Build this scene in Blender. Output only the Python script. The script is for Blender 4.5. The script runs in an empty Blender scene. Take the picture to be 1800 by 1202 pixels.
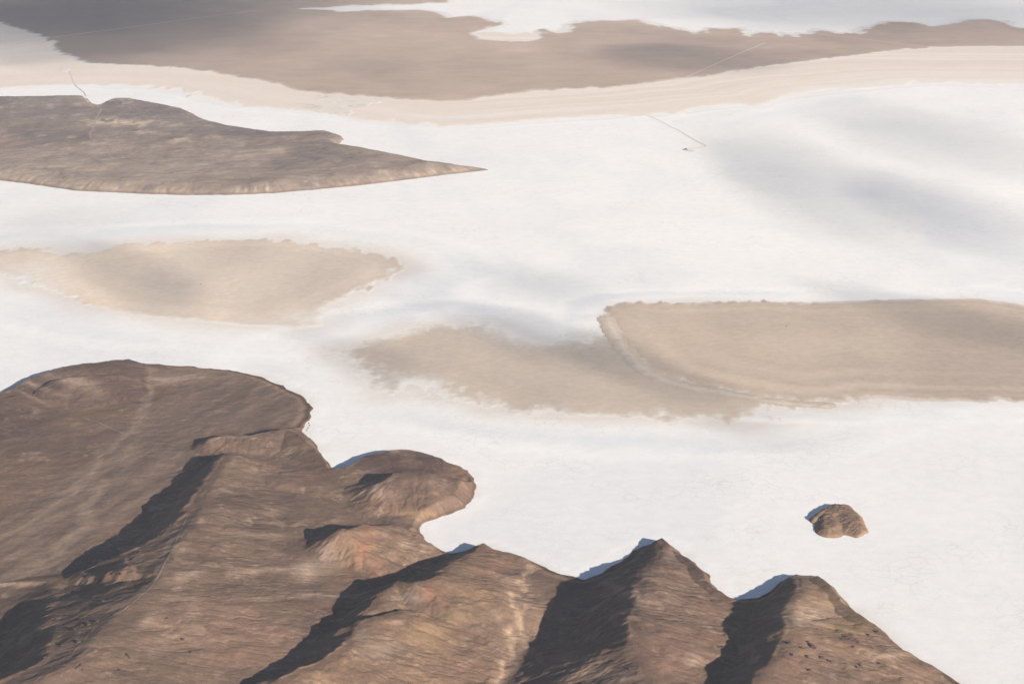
import bpy, math, random
import numpy as np

random.seed(7)
R = math.radians
scene = bpy.context.scene
C = scene.collection

# ------------------------------------------------------------------ camera, sky, sun, exposure
ALT, PITCH, HFOV = 1800.0, R(15.5), R(28.0)
FPX = 900.0 / math.tan(HFOV / 2)                 # focal length in photo pixels (1800 wide)
cam = bpy.data.cameras.new('camera'); cam_o = bpy.data.objects.new('camera', cam); C.objects.link(cam_o)
cam_o.location = (0, 0, ALT); cam_o.rotation_euler = (R(90) - PITCH, 0, 0)
cam.sensor_width = 36; cam.sensor_fit = 'HORIZONTAL'; cam.lens = 18.0 / math.tan(HFOV / 2)
cam.clip_start = 5; cam.clip_end = 150000
scene.camera = cam_o

SUN_EL = R(16.5)
LDX, LDY = -0.60, 0.80                           # where the light travels, over the ground
to_sun = np.array([-LDX * math.cos(SUN_EL), -LDY * math.cos(SUN_EL), math.sin(SUN_EL)])
world = bpy.data.worlds.new('World'); scene.world = world; world.use_nodes = True
nt = world.node_tree
sky = nt.nodes.new('ShaderNodeTexSky'); sky.sky_type = 'NISHITA'; sky.sun_disc = False
sky.sun_elevation = SUN_EL
sky.sun_rotation = math.atan2(to_sun[0], to_sun[1])
sky.ozone_density = 2.2; sky.altitude = 2500; sky.air_density = 1.0; sky.dust_density = 0.1
nt.nodes['Background'].inputs['Strength'].default_value = 0.05
nt.links.new(sky.outputs[0], nt.nodes['Background'].inputs['Color'])
sun = bpy.data.lights.new('sun', 'SUN'); sun_o = bpy.data.objects.new('sun', sun); C.objects.link(sun_o)
sun.energy = 5.0; sun.angle = R(0.53); sun.color = (1.0, 0.905, 0.79)
from mathutils import Vector
sun_o.rotation_euler = Vector(to_sun).to_track_quat('Z', 'Y').to_euler()
sun_o.location = (0, 0, 4000)
scene.view_settings.view_transform = 'Standard'; scene.view_settings.look = 'None'
scene.view_settings.gamma = 1.0; scene.view_settings.use_curve_mapping = False
scene.view_settings.exposure = 1.12
scene.cycles.use_denoising = True
scene.cycles.volume_bounces = 1

# ------------------------------------------------------------------ pixel <-> place
cp, sp = math.cos(PITCH), math.sin(PITCH)
def G(u, v, h=0.0):
    """the place at height h that lies behind photo pixel (u, v)"""
    a = (u - 900.0) / FPX; b = (601.0 - v) / FPX
    dy = cp + b * sp; dz = -sp + b * cp
    t = (h - ALT) / dz
    return np.array([a * t, dy * t])
def Gs(pts, h=0.0):
    return np.array([G(p[0], p[1], p[2] if len(p) > 2 else h) for p in pts])
def proj(x, y, z):
    zz = z - ALT
    dep = y * cp - zz * sp
    up = y * sp + zz * cp
    return 900.0 + FPX * x / dep, 601.0 - FPX * up / dep

# ------------------------------------------------------------------ noise and fields
_TAB = (np.random.default_rng(11).random(512 * 512) * 2 - 1)
def vnoise(x, y, seed=0):
    ix = np.floor(x); iy = np.floor(y); fx = x - ix; fy = y - iy
    fx = fx * fx * fx * (fx * (fx * 6 - 15) + 10); fy = fy * fy * fy * (fy * (fy * 6 - 15) + 10)
    ix = ix.astype(np.int32) + seed * 131; iy = iy.astype(np.int32) + seed * 257
    x0 = ix & 511; x1 = (ix + 1) & 511; y0 = (iy & 511) << 9; y1 = ((iy + 1) & 511) << 9
    a = _TAB[y0 + x0]; b = _TAB[y0 + x1]; c = _TAB[y1 + x0]; d = _TAB[y1 + x1]
    return (a + (b - a) * fx) * (1 - fy) + (c + (d - c) * fx) * fy
def fbm(x, y, scale, octv=4, seed=0, gain=0.5):
    s = np.zeros_like(x); amp = 1.0; tot = 0; ca, sa = 0.8, 0.6
    X = x / scale; Y = y / scale
    for o in range(octv):
        s += amp * vnoise(X, Y, seed + o * 17); tot += amp; amp *= gain
        X, Y = (X * ca - Y * sa) * 2.03 + 11.3, (X * sa + Y * ca) * 2.03 - 5.7
    return s / tot * 1.6
def sstep(a, b, x):
    t = np.clip((x - a) / (b - a), 0, 1); return t * t * (3 - 2 * t)
def polydist(x, y, P, closed=True):
    """signed distance (m) to a polygon, inside positive"""
    sh = x.shape; x = x.ravel(); y = y.ravel()
    d2 = np.full(x.shape, 1e18); ins = np.zeros(x.shape, bool)
    n = len(P)
    for i in range(n if closed else n - 1):
        ax, ay = P[i]; bx, by = P[(i + 1) % n]
        ex, ey = bx - ax, by - ay
        t = np.clip(((x - ax) * ex + (y - ay) * ey) / (ex * ex + ey * ey + 1e-9), 0, 1)
        d2 = np.minimum(d2, (x - ax - t * ex) ** 2 + (y - ay - t * ey) ** 2)
        if closed and ay != by:
            ins ^= ((ay > y) != (by > y)) & (x < (bx - ax) * (y - ay) / (by - ay) + ax)
    d = np.sqrt(d2)
    if closed: d = np.where(ins, d, -d)
    return d.reshape(sh)
def bil(A, gx, gy):
    ny, nx = A.shape
    gx = np.clip(gx, 0, nx - 1.001); gy = np.clip(gy, 0, ny - 1.001)
    ix = gx.astype(np.int32); iy = gy.astype(np.int32); fx = gx - ix; fy = gy - iy
    return (A[iy, ix] * (1 - fx) + A[iy, ix + 1] * fx) * (1 - fy) + (A[iy + 1, ix] * (1 - fx) + A[iy + 1, ix + 1] * fx) * fy
def smooth(A, n=1):
    for _ in range(n):
        B = np.pad(A, 1, mode='edge')
        A = (B[:-2, 1:-1] + B[2:, 1:-1] + B[1:-1, :-2] + B[1:-1, 2:] + 4 * A) / 8
    return A
def streaks(h, src, step=1.0, n=14):
    """noise drawn out down the slope: rills, scree runs, wash lines"""
    gy, gx = np.gradient(h)
    m = np.sqrt(gx * gx + gy * gy) + 1e-4
    fx, fy = gx / m, gy / m
    ny, nx = h.shape
    X0, Y0 = np.meshgrid(np.arange(nx, dtype=float), np.arange(ny, dtype=float))
    acc = src.copy()
    for sgn in (1, -1):
        X, Y = X0.copy(), Y0.copy()
        for k in range(n):
            vx = bil(fx, X, Y); vy = bil(fy, X, Y)
            X += sgn * step * vx; Y += sgn * step * vy
            acc += bil(src, X, Y)
    return acc / (2 * n + 1)
def mix(a, b, t):
    return a + (b - a) * t[..., None]
def col(*c): return np.array(c, float)

# ------------------------------------------------------------------ objects
def link_grid(name, X, Y, Z, colr, mat, keep=None, normals=None):
    """one sheet over a regular ground grid; keep = mask of grid cells"""
    ny, nx = X.shape
    idx = np.arange(ny * nx).reshape(ny, nx)
    q = np.stack([idx[:-1, :-1], idx[:-1, 1:], idx[1:, 1:], idx[1:, :-1]], -1)
    q = q[keep] if keep is not None else q.reshape(-1, 4)
    q = q.reshape(-1, 4)
    used = np.unique(q)
    remap = np.full(ny * nx, -1, np.int64); remap[used] = np.arange(len(used))
    q = remap[q]
    co = np.stack([X.ravel()[used], Y.ravel()[used], Z.ravel()[used]], -1).astype(np.float32)
    me = bpy.data.meshes.new(name)
    me.vertices.add(len(used)); me.vertices.foreach_set('co', co.ravel())
    me.loops.add(q.size); me.loops.foreach_set('vertex_index', q.ravel().astype(np.int32))
    me.polygons.add(len(q)); me.polygons.foreach_set('loop_start', np.arange(0, q.size, 4, dtype=np.int32))
    me.update(calc_edges=True)
    me.polygons.foreach_set('use_smooth', np.ones(len(q), bool))
    if colr is not None:
        at = me.color_attributes.new('ground_colour', 'FLOAT_COLOR', 'POINT')
        c4 = np.ones((len(used), 4), np.float32); c4[:, :3] = colr.reshape(-1, 3)[used]
        at.data.foreach_set('color', c4.ravel())
    if normals is not None:
        me.normals_split_custom_set_from_vertices(normals.reshape(-1, 3)[used].tolist())
    me.materials.append(mat)
    o = bpy.data.objects.new(name, me); C.objects.link(o)
    return o
def raw_mesh(name, verts, faces, mat, smooth_=True):
    me = bpy.data.meshes.new(name); me.from_pydata([tuple(map(float, v)) for v in verts], [], faces); me.update()
    if smooth_: me.polygons.foreach_set('use_smooth', np.ones(len(me.polygons), bool))
    me.materials.append(mat); return me
def structure(o, label=None):
    o['kind'] = 'structure'
    if label: o['label'] = label
    return o
def thing(o, label, cat, group=None):
    o['label'] = label; o['category'] = cat
    if group: o['group'] = group
    return o

# ------------------------------------------------------------------ materials
def nd(t, kind, **kw):
    n = t.nodes.new(kind)
    for k, v in kw.items(): setattr(n, k, v)
    return n
def ground_mat(name, scales, amp, bump, bscale, rough=0.95, spec=0.05, plain=None, cracks=None):
    m = bpy.data.materials.new(name); m.use_nodes = True; t = m.node_tree
    b = t.nodes['Principled BSDF']
    b.inputs['Roughness'].default_value = rough; b.inputs['Specular IOR Level'].default_value = spec
    tc = nd(t, 'ShaderNodeTexCoord')
    if plain is None:
        a = nd(t, 'ShaderNodeVertexColor'); a.layer_name = 'ground_colour'; src = a.outputs['Color']
    else:
        a = nd(t, 'ShaderNodeRGB'); a.outputs[0].default_value = (*plain, 1); src = a.outputs[0]
    for i, s in enumerate(scales):
        n = nd(t, 'ShaderNodeTexNoise'); n.inputs['Scale'].default_value = 1.0 / s; n.inputs['Detail'].default_value = 4
        n.inputs['Roughness'].default_value = 0.65
        t.links.new(tc.outputs['Object'], n.inputs['Vector'])
        mr = nd(t, 'ShaderNodeMapRange'); mr.inputs['From Min'].default_value = 0.25; mr.inputs['From Max'].default_value = 0.75
        mr.inputs['To Min'].default_value = 1 - amp[i]; mr.inputs['To Max'].default_value = 1 + amp[i]
        t.links.new(n.outputs['Fac'], mr.inputs['Value'])
        vm = nd(t, 'ShaderNodeVectorMath', operation='SCALE')
        t.links.new(src, vm.inputs[0]); t.links.new(mr.outputs[0], vm.inputs['Scale']); src = vm.outputs[0]
    if cracks:
        # dark rims of the salt polygons, in patches
        wn = nd(t, 'ShaderNodeTexNoise'); wn.inputs['Scale'].default_value = 1 / 40.0; wn.inputs['Detail'].default_value = 4
        t.links.new(tc.outputs['Object'], wn.inputs['Vector'])
        ws = nd(t, 'ShaderNodeVectorMath', operation='SCALE'); ws.inputs['Scale'].default_value = 34.0
        t.links.new(wn.outputs['Color'], ws.inputs[0])
        wa = nd(t, 'ShaderNodeVectorMath', operation='ADD')
        t.links.new(tc.outputs['Object'], wa.inputs[0]); t.links.new(ws.outputs[0], wa.inputs[1])
        vo = nd(t, 'ShaderNodeTexVoronoi', feature='DISTANCE_TO_EDGE'); vo.inputs['Scale'].default_value = 1 / cracks
        t.links.new(wa.outputs[0], vo.inputs['Vector'])
        e = nd(t, 'ShaderNodeMapRange'); e.inputs['From Min'].default_value = 0.0; e.inputs['From Max'].default_value = 0.055
        e.inputs['To Min'].default_value = 1.0; e.inputs['To Max'].default_value = 0.0
        t.links.new(vo.outputs['Distance'], e.inputs['Value'])
        pn = nd(t, 'ShaderNodeTexNoise'); pn.inputs['Scale'].default_value = 1 / 260.0; pn.inputs['Detail'].default_value = 3
        t.links.new(tc.outputs['Object'], pn.inputs['Vector'])
        pm = nd(t, 'ShaderNodeMapRange'); pm.inputs['From Min'].default_value = 0.45; pm.inputs['From Max'].default_value = 0.68
        t.links.new(pn.outputs['Fac'], pm.inputs['Value'])
        mu = nd(t, 'ShaderNodeMath', operation='MULTIPLY'); t.links.new(e.outputs[0], mu.inputs[0]); t.links.new(pm.outputs[0], mu.inputs[1])
        mr = nd(t, 'ShaderNodeMapRange'); mr.inputs['To Min'].default_value = 1.0; mr.inputs['To Max'].default_value = 0.86
        t.links.new(mu.outputs[0], mr.inputs['Value'])
        vm = nd(t, 'ShaderNodeVectorMath', operation='SCALE')
        t.links.new(src, vm.inputs[0]); t.links.new(mr.outputs[0], vm.inputs['Scale']); src = vm.outputs[0]
    t.links.new(src, b.inputs['Base Color'])
    if bump:
        n = nd(t, 'ShaderNodeTexNoise'); n.inputs['Scale'].default_value = 1.0 / bscale; n.inputs['Detail'].default_value = 5
        n.inputs['Roughness'].default_value = 0.7
        t.links.new(tc.outputs['Object'], n.inputs['Vector'])
        bp = nd(t, 'ShaderNodeBump'); bp.inputs['Strength'].default_value = 1.0; bp.inputs['Distance'].default_value = bump
        t.links.new(n.outputs['Fac'], bp.inputs['Height']); t.links.new(bp.outputs[0], b.inputs['Normal'])
    return m
M_SALT = ground_mat('salt_crust', [700, 45, 8], [0.035, 0.045, 0.045], 0.10, 18, cracks=42)
M_MUD = ground_mat('dried_mud', [400, 30, 9], [0.04, 0.035, 0.05], 0.12, 14)
M_SAND = ground_mat('pale_sand', [300, 40, 12], [0.03, 0.04, 0.05], 0.12, 20)
M_HILL = ground_mat('stony_slope', [45, 10, 2.8], [0.10, 0.17, 0.20], 1.3, 9)
M_CLIFF = ground_mat('stony_tableland', [90, 25, 8], [0.08, 0.10, 0.12], 1.2, 22)
M_TRACK = ground_mat('track_dust', [30], [0.08], 0, 1, plain=(0.64, 0.55, 0.46))
M_TRACKD = ground_mat('track_gravel', [30], [0.08], 0, 1, plain=(0.21, 0.165, 0.13))
M_TRACKL = ground_mat('track_on_sand', [30], [0.08], 0, 1, plain=(0.46, 0.39, 0.33))
M_TRACKP = ground_mat('track_on_stones', [40, 12], [0.12, .1], 0, 1, plain=(0.33, 0.265, 0.21))
M_LINE = ground_mat('graded_line', [30], [0.06], 0, 1, plain=(0.56, 0.50, 0.44))
M_PAD = ground_mat('scraped_salt', [60, 18], [0.06, 0.08], 0.4, 25, plain=(0.66, 0.60, 0.53))
M_ROCK = ground_mat('dark_boulder_stone', [3], [0.3], 0.3, 2, plain=(0.050, 0.040, 0.037))

SALT = col(0.80, 0.788, 0.752)
SALTG = col(0.735, 0.735, 0.73)
MUD = col(0.43, 0.345, 0.265)

# ================================================================== SALT FLAT
def spread(lo, hi, step, far, n=16):
    core = np.arange(lo, hi + step, step)
    g = np.geomspace(step * 2, far, n)
    return np.concatenate([lo - g[::-1], core, hi + g])
P_LEFT = [(-60, 455), (0, 441), (60, 433), (95, 440), (120, 447), (165, 440), (200, 430), (260, 427), (330, 424), (400, 421), (480, 420),
          (560, 428), (620, 437), (670, 447), (704, 459), (714, 470), (694, 486), (655, 505), (610, 524), (572, 545), (565, 571),
          (520, 578), (450, 575), (380, 569), (300, 561), (220, 551), (165, 541), (120, 525), (70, 507), (20, 488), (-30, 476)]
P_MID = [(576, 616), (625, 604), (685, 586), (738, 571), (800, 567), (850, 568), (890, 575), (920, 588), (950, 598), (990, 597),
         (1030, 592), (1062, 585), (1120, 585), (1165, 615), (1215, 640), (1280, 658), (1360, 676), (1450, 688), (1520, 685), (1486, 706), (1450, 712), (1375, 719),
         (1345, 725), (1370, 740), (1300, 743), (1200, 740), (1100, 736), (1000, 733), (920, 727), (850, 716), (800, 702), (770, 687),
         (740, 675), (702, 680), (685, 694), (652, 690), (628, 666), (596, 640)]
P_RIGHT = [(1068, 548), (1075, 539), (1090, 534), (1130, 531), (1190, 534), (1250, 533), (1300, 531), (1340, 530), (1420, 534),
           (1500, 531), (1580, 529), (1650, 527), (1720, 527), (1760, 532), (1800, 539), (1900, 560), (2050, 590), (2100, 650), (2000, 700), (1900, 707),
           (1800, 705), (1720, 703), (1650, 702), (1580, 699), (1530, 698), (1485, 705), (1400, 705), (1350, 699), (1290, 688),
           (1210, 673), (1150, 656), (1115, 630), (1090, 600), (1075, 575)]
P_SAND = [(-400, 40), (-200, 60), (0, 20), (300, 20), (900, 60), (1300, 60), (1800, 60), (2100, 70), (2300, 100), (2100, 150),
          (1800, 148), (1700, 148), (1620, 146), (1560, 152), (1520, 157), (1450, 160), (1400, 165), (1360, 178), (1330, 187), (1300, 182),
          (1260, 186), (1200, 195), (1120, 200), (1040, 205), (960, 210), (900, 215), (830, 220), (770, 222), (700, 218), (640, 212),
          (600, 202), (560, 197), (500, 192), (430, 187), (390, 177), (340, 165), (310, 163), (290, 158), (250, 152), (180, 150),
          (100, 150), (60, 152), (0, 156), (-200, 158), (-400, 150)]
P_DARK = [(-300, -10), (-100, 20), (0, 42), (60, 62), (85, 75), (105, 95), (150, 112), (250, 117), (330, 122), (400, 133), (470, 145), (520, 158),
          (560, 165), (620, 168), (700, 173), (760, 178), (800, 177), (850, 171), (900, 165), (960, 158), (1000, 158), (1060, 153), (1130, 147),
          (1200, 138), (1260, 130), (1330, 120), (1400, 111), (1480, 101), (1560, 92), (1640, 84), (1720, 83), (1800, 83), (1950, 85), (2100, 80),
          (1950, 62), (1800, 50), (1780, 48), (1760, 38), (1735, 34), (1700, 35), (1680, 41), (1640, 47), (1610, 40), (1560, 39), (1530, 48), (1500, 60),
          (1480, 58), (1430, 50), (1420, 60), (1395, 67), (1350, 56), (1320, 65), (1300, 50), (1250, 52), (1220, 60), (1200, 52), (1150, 45),
          (1120, 35), (1080, 37), (1040, 35), (1000, 45), (985, 57), (955, 53), (945, 70), (900, 74), (850, 70), (830, 60), (880, 44), (860, 35),
          (830, 28), (790, 32), (770, 22), (740, 18), (600, 20), (530, 16), (600, 12), (700, 9), (790, 5), (760, -12), (600, -30), (300, -40), (-300, -50)]
W_LEFT, W_MID, W_RIGHT, W_SAND, W_DARK = (Gs(p) for p in (P_LEFT, P_MID, P_RIGHT, P_SAND, P_DARK))
SHORE = [(-500, 800), (-100, 716), (0, 698), (40, 674), (100, 656), (170, 645), (229, 638), (250, 647), (300, 647), (340, 646), (400, 651), (460, 662),
         (500, 677), (530, 697), (546, 716), (541, 737), (537, 752), (547, 773), (562, 796), (577, 817), (590, 830), (606, 826), (635, 808), (680, 803),
         (730, 804), (790, 815), (824, 828), (834, 851), (830, 872), (815, 888), (790, 900), (760, 910), (742, 920), (738, 930), (745, 950), (757, 963),
         (785, 973), (810, 972), (852, 962), (910, 979), (940, 992), (960, 1002), (980, 1010), (1025, 1020), (1060, 1004), (1110, 970), (1165, 956),
         (1204, 984), (1240, 1010), (1265, 1040), (1290, 1052), (1333, 1050), (1375, 1024), (1398, 1014), (1441, 1017), (1465, 1038), (1500, 1071), (1550, 1107), (1600, 1152),
         (1660, 1182), (1700, 1208), (1900, 1330), (1900, 1560), (-500, 1560)]
W_SHORE = Gs(SHORE)

xs = spread(-4600, 4600, 25, 45000); ys = spread(2900, 19000, 25, 45000)
X, Y = np.meshgrid(xs, ys)
warp = 40 * fbm(X, Y, 220, 3, 5)
Zs = 0.25 * fbm(X, Y, 300, 3, 9)
cs = np.broadcast_to(SALT, X.shape + (3,)).copy()
band = fbm(X + 300 * fbm(X, Y, 1500, 2, 3), Y * 0.35, 420, 4, 21)
cs = mix(cs, SALTG, 0.75 * sstep(0.05, 0.8, band))
for W, wd, tint in ((W_LEFT, 170, col(0.70, 0.625, 0.56)), (W_MID, 150, col(0.68, 0.60, 0.53)), (W_RIGHT, 90, col(0.68, 0.63, 0.58)), (W_SAND, 60, col(0.77, 0.72, 0.66))):
    d = polydist(X, Y, W) + warp
    cs = mix(cs, tint, 0.75 * (1 - sstep(-20, wd, -d)))
    # a bright crust ring, then a damp grey one outside it
    cs = mix(cs, col(0.66, 0.67, 0.68), 0.55 * np.exp(-((-d - wd * 1.5) / (wd * .45)) ** 2) * sstep(-.3, .5, fbm(X, Y, 700, 2, 31)))
    cs = mix(cs, col(0.84, 0.83, 0.80), 0.6 * np.exp(-((-d - wd * 2.1) / (wd * .3)) ** 2))
d = -polydist(X, Y, W_SHORE) + warp * .3
cs = mix(cs, col(0.84, 0.83, 0.81), 0.8 * np.exp(-((d - 35) / 14) ** 2))
cs = mix(cs, col(.60, .53, .46), .38 * np.exp(-np.clip(d, 0, 1e9) / 36.0) * sstep(-.6, .6, fbm(X, Y, 90, 3, 33)))
o = link_grid('salt_flat', X, Y, Zs, cs, M_SALT); structure(o, 'white salt flat with faint cracked polygons')

# ================================================================== MUD FLATS, SAND SHORE, DARK PLAIN
def sheet(name, label, W, step, mat, colour_fn, edge=28, escale=70, rise=0.03, top=1.2, base=0.0, margin=110, teeth=(34, 30)):
    x0, y0 = W.min(0) - margin; x1, y1 = W.max(0) + margin
    X, Y = np.meshgrid(np.arange(x0, x1, step), np.arange(y0, y1, step))
    d = polydist(X, Y, W)
    dn = d + edge * fbm(X, Y, escale, 4, 41, 0.6)
    dn = dn + teeth[0] * fbm(X, Y * 0.3, teeth[1], 3, 47, 0.6) * sstep(-.5, .4, fbm(X, Y * .5, 420, 2, 48))
    Z = base + np.clip(dn * rise, -1.5, top) + 0.12 * fbm(X, Y, 60, 3, 43)
    keep = (dn[:-1, :-1] > -step * 3) | (dn[1:, 1:] > -step * 3)
    o = link_grid(name, X, Y, Z, colour_fn(X, Y, dn, d), mat, keep)
    return structure(o, label)
def mud_colour(tone, soft, veil=None, stripes=0.0, wet=None, white=.85, sweep=False):
    def f(X, Y, dn, d):
        c = np.broadcast_to(tone, X.shape + (3,)).copy()
        n = fbm(X, Y * 0.4, 500, 4, 51)
        c = mix(c, tone * col(1.12, 1.10, 1.06), sstep(0, .8, n)); c = mix(c, tone * col(.86, .85, .86), sstep(0, .8, -n))
        # old shorelines run along the edge
        if stripes:
            s = fbm(d + 25 * fbm(X, Y, 400, 3, 57), X * 0.015, 64, 2, 58)
            c = mix(c, tone * col(1.2, 1.2, 1.2), stripes * sstep(.1, .8, s) * np.exp(-d / 500.0))
            c = mix(c, tone * col(.82, .82, .84), stripes * sstep(.1, .8, -s) * np.exp(-d / 500.0))
        if sweep:      # broad old shorelines round the near end
            U, V = proj(X, Y, 0 * X)
            w = sstep(590, 640, V) * (1 - .6 * sstep(1500, 1750, U)); dd_ = d + 16 * fbm(X, Y, 300, 2, 55)
            for (q, sg, kk) in ((50, 30, .82), (120, 24, 1.16), (185, 30, .86), (265, 26, 1.14), (350, 40, .90)):
                c = mix(c, tone * kk, .38 * w * np.exp(-((dd_ - q) / sg) ** 2))
        grain = fbm(X, Y, 20, 3, 59, .7)
        c *= (1 + 0.06 * grain)[..., None]
        if wet is not None: c = mix(c, tone * col(.80, .76, .74), 0.7 * np.exp(-np.clip(d, 0, 1e9) / wet))
        k = 1 - sstep(-6, soft, dn + 0.6 * soft * grain * .5)
        c = mix(c, SALT * col(.97, .95, .92), white * k)
        if veil is not None:
            for (u, v, ru, rv, s, tint) in veil:
                U, V = proj(X, Y, 0 * X)
                r = ((U - u) / ru) ** 2 + ((V - v) / rv) ** 2
                c = mix(c, tint, np.clip(s * np.exp(-r * 1.2) * (1 + .5 * grain), 0, 1))
        return c
    return f
VE = SALT * col(.93, .92, .91)
sheet('mud_flat', 'tan oval mud flat between the stony peninsula and the brown hills', W_LEFT, 8, M_MUD,
      mud_colour(col(.645, .545, .445), 46, [(20, 500, 90, 26, .8, VE), (560, 560, 60, 16, .5, VE), (400, 580, 160, 14, .6, VE), (80, 470, 60, 14, .3, VE), (640, 540, 50, 14, .4, VE)], 0.22, 20), 18, 60)
sheet('mud_flat', 'grey tan mud flat thinly veiled with salt', W_MID, 8, M_MUD,
      mud_colour(col(.49, .412, .34), 95, [(960, 570, 110, 34, .85, VE), (1040, 565, 70, 26, .8, VE), (780, 566, 80, 8, .35, VE), (720, 672, 50, 16, .5, VE)], 0.18, None), 26, 90, rise=.014, top=.45, teeth=(50, 36))
sheet('mud_flat', 'broad tan mud flat with faint curved shorelines', W_RIGHT, 8, M_MUD,
      mud_colour(col(.505, .412, .328), 26, [(1150, 665, 40, 8, .35, VE)], 0.3, 12, .45, True), 10, 55, base=0.5, teeth=(30, 28))
# pale crust along the curved seam between two mud flats
seam = Gs([(1066, 560), (1078, 588), (1098, 617), (1125, 645), (1160, 666), (1215, 681), (1290, 694), (1350, 705), (1410, 711), (1450, 713)])
def seamsheet():
    x0, y0 = seam.min(0) - 80; x1, y1 = seam.max(0) + 80
    X, Y = np.meshgrid(np.arange(x0, x1, 6), np.arange(y0, y1, 6))
    d = polydist(X, Y, seam, False) + 9 * fbm(X, Y, 40, 4, 61, .6)
    Z = 2.1 - np.clip(d - 8, -20, 60) * 0.06
    n = fbm(X, Y, 22, 3, 63)
    c = mix(np.broadcast_to(col(.58, .495, .41), X.shape + (3,)).copy(), col(.51, .425, .345), sstep(2, 22, d + 12 * n))
    keep = d[:-1, :-1] < 34
    structure(link_grid('salt_ridge', X, Y, Z, c, M_MUD, keep), 'pale salty crust line curving between two mud flats')
seamsheet()

def sand_colour(X, Y, dn, d):
    U, V = proj(X, Y, 0 * X)
    c = np.broadcast_to(col(.72, .63, .54), X.shape + (3,)).copy()
    s = fbm(d + 30 * fbm(X, Y, 600, 3, 71), X * .02, 70, 4, 72)
    right = sstep(700, 900, U)
    c = mix(c, col(.77, .70, .62), (0.2 + .35 * right) * sstep(-.1, .7, s))
    c = mix(c, col(.63, .54, .465), (0.15 + .25 * right) * sstep(0, .8, -s))
    c = mix(c, col(.76, .70, .63), .8 * np.exp(-((d - 260 - 60 * s) / 70) ** 2) * sstep(560, 800, U) * (1 - sstep(900, 1200, U)))
    g = fbm(X, Y, 30, 3, 73)
    c = mix(c, SALT * col(.97, .95, .91), .8 * (1 - sstep(-6, 40, dn + 14 * g)))
    c = mix(c, SALT * col(.97, .95, .92), .7 * (1 - sstep(0, 300, d)) * sstep(1330, 1450, U) * (1 + .3 * s))
    return np.clip(c, 0, .85)
sheet('sand_shore', 'pale sandy shore between the white salt and the brown plain', W_SAND, 16, M_SAND, sand_colour, 26, 90, base=0.2, teeth=(110, 90))
def dark_colour(X, Y, dn, d):
    U, V = proj(X, Y, 0 * X)
    t = col(.43, .33, .265)
    c = np.broadcast_to(t, X.shape + (3,)).copy()
    n = fbm(X, Y * .5, 900, 4, 81)
    c = mix(c, t * 1.2, sstep(0, .8, n)); c = mix(c, t * col(.84, .84, .86), sstep(0, .8, -n))
    s = fbm(X * .7, Y, 130, 5, 83, .65)
    c *= (1 + .07 * s)[..., None]
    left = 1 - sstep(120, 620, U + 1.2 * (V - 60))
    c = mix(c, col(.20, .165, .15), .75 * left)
    g = fbm(X, Y, 40, 3, 84)
    up = sstep(300, 1000, Y - G(900, 165)[1])         # far edge melts into salt, near edge into sand
    rim = 1 - sstep(-8, 46, dn + 16 * g)
    c = mix(c, mix(np.broadcast_to(col(.60, .52, .44), c.shape).copy(), SALT * .98, up), .8 * rim)
    return c
sheet('gravel_plain', 'wide brown gravel plain beyond the sandy shore', W_DARK, 18, M_SAND, dark_colour, 18, 110, base=1.6, teeth=(60, 110))

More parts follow.
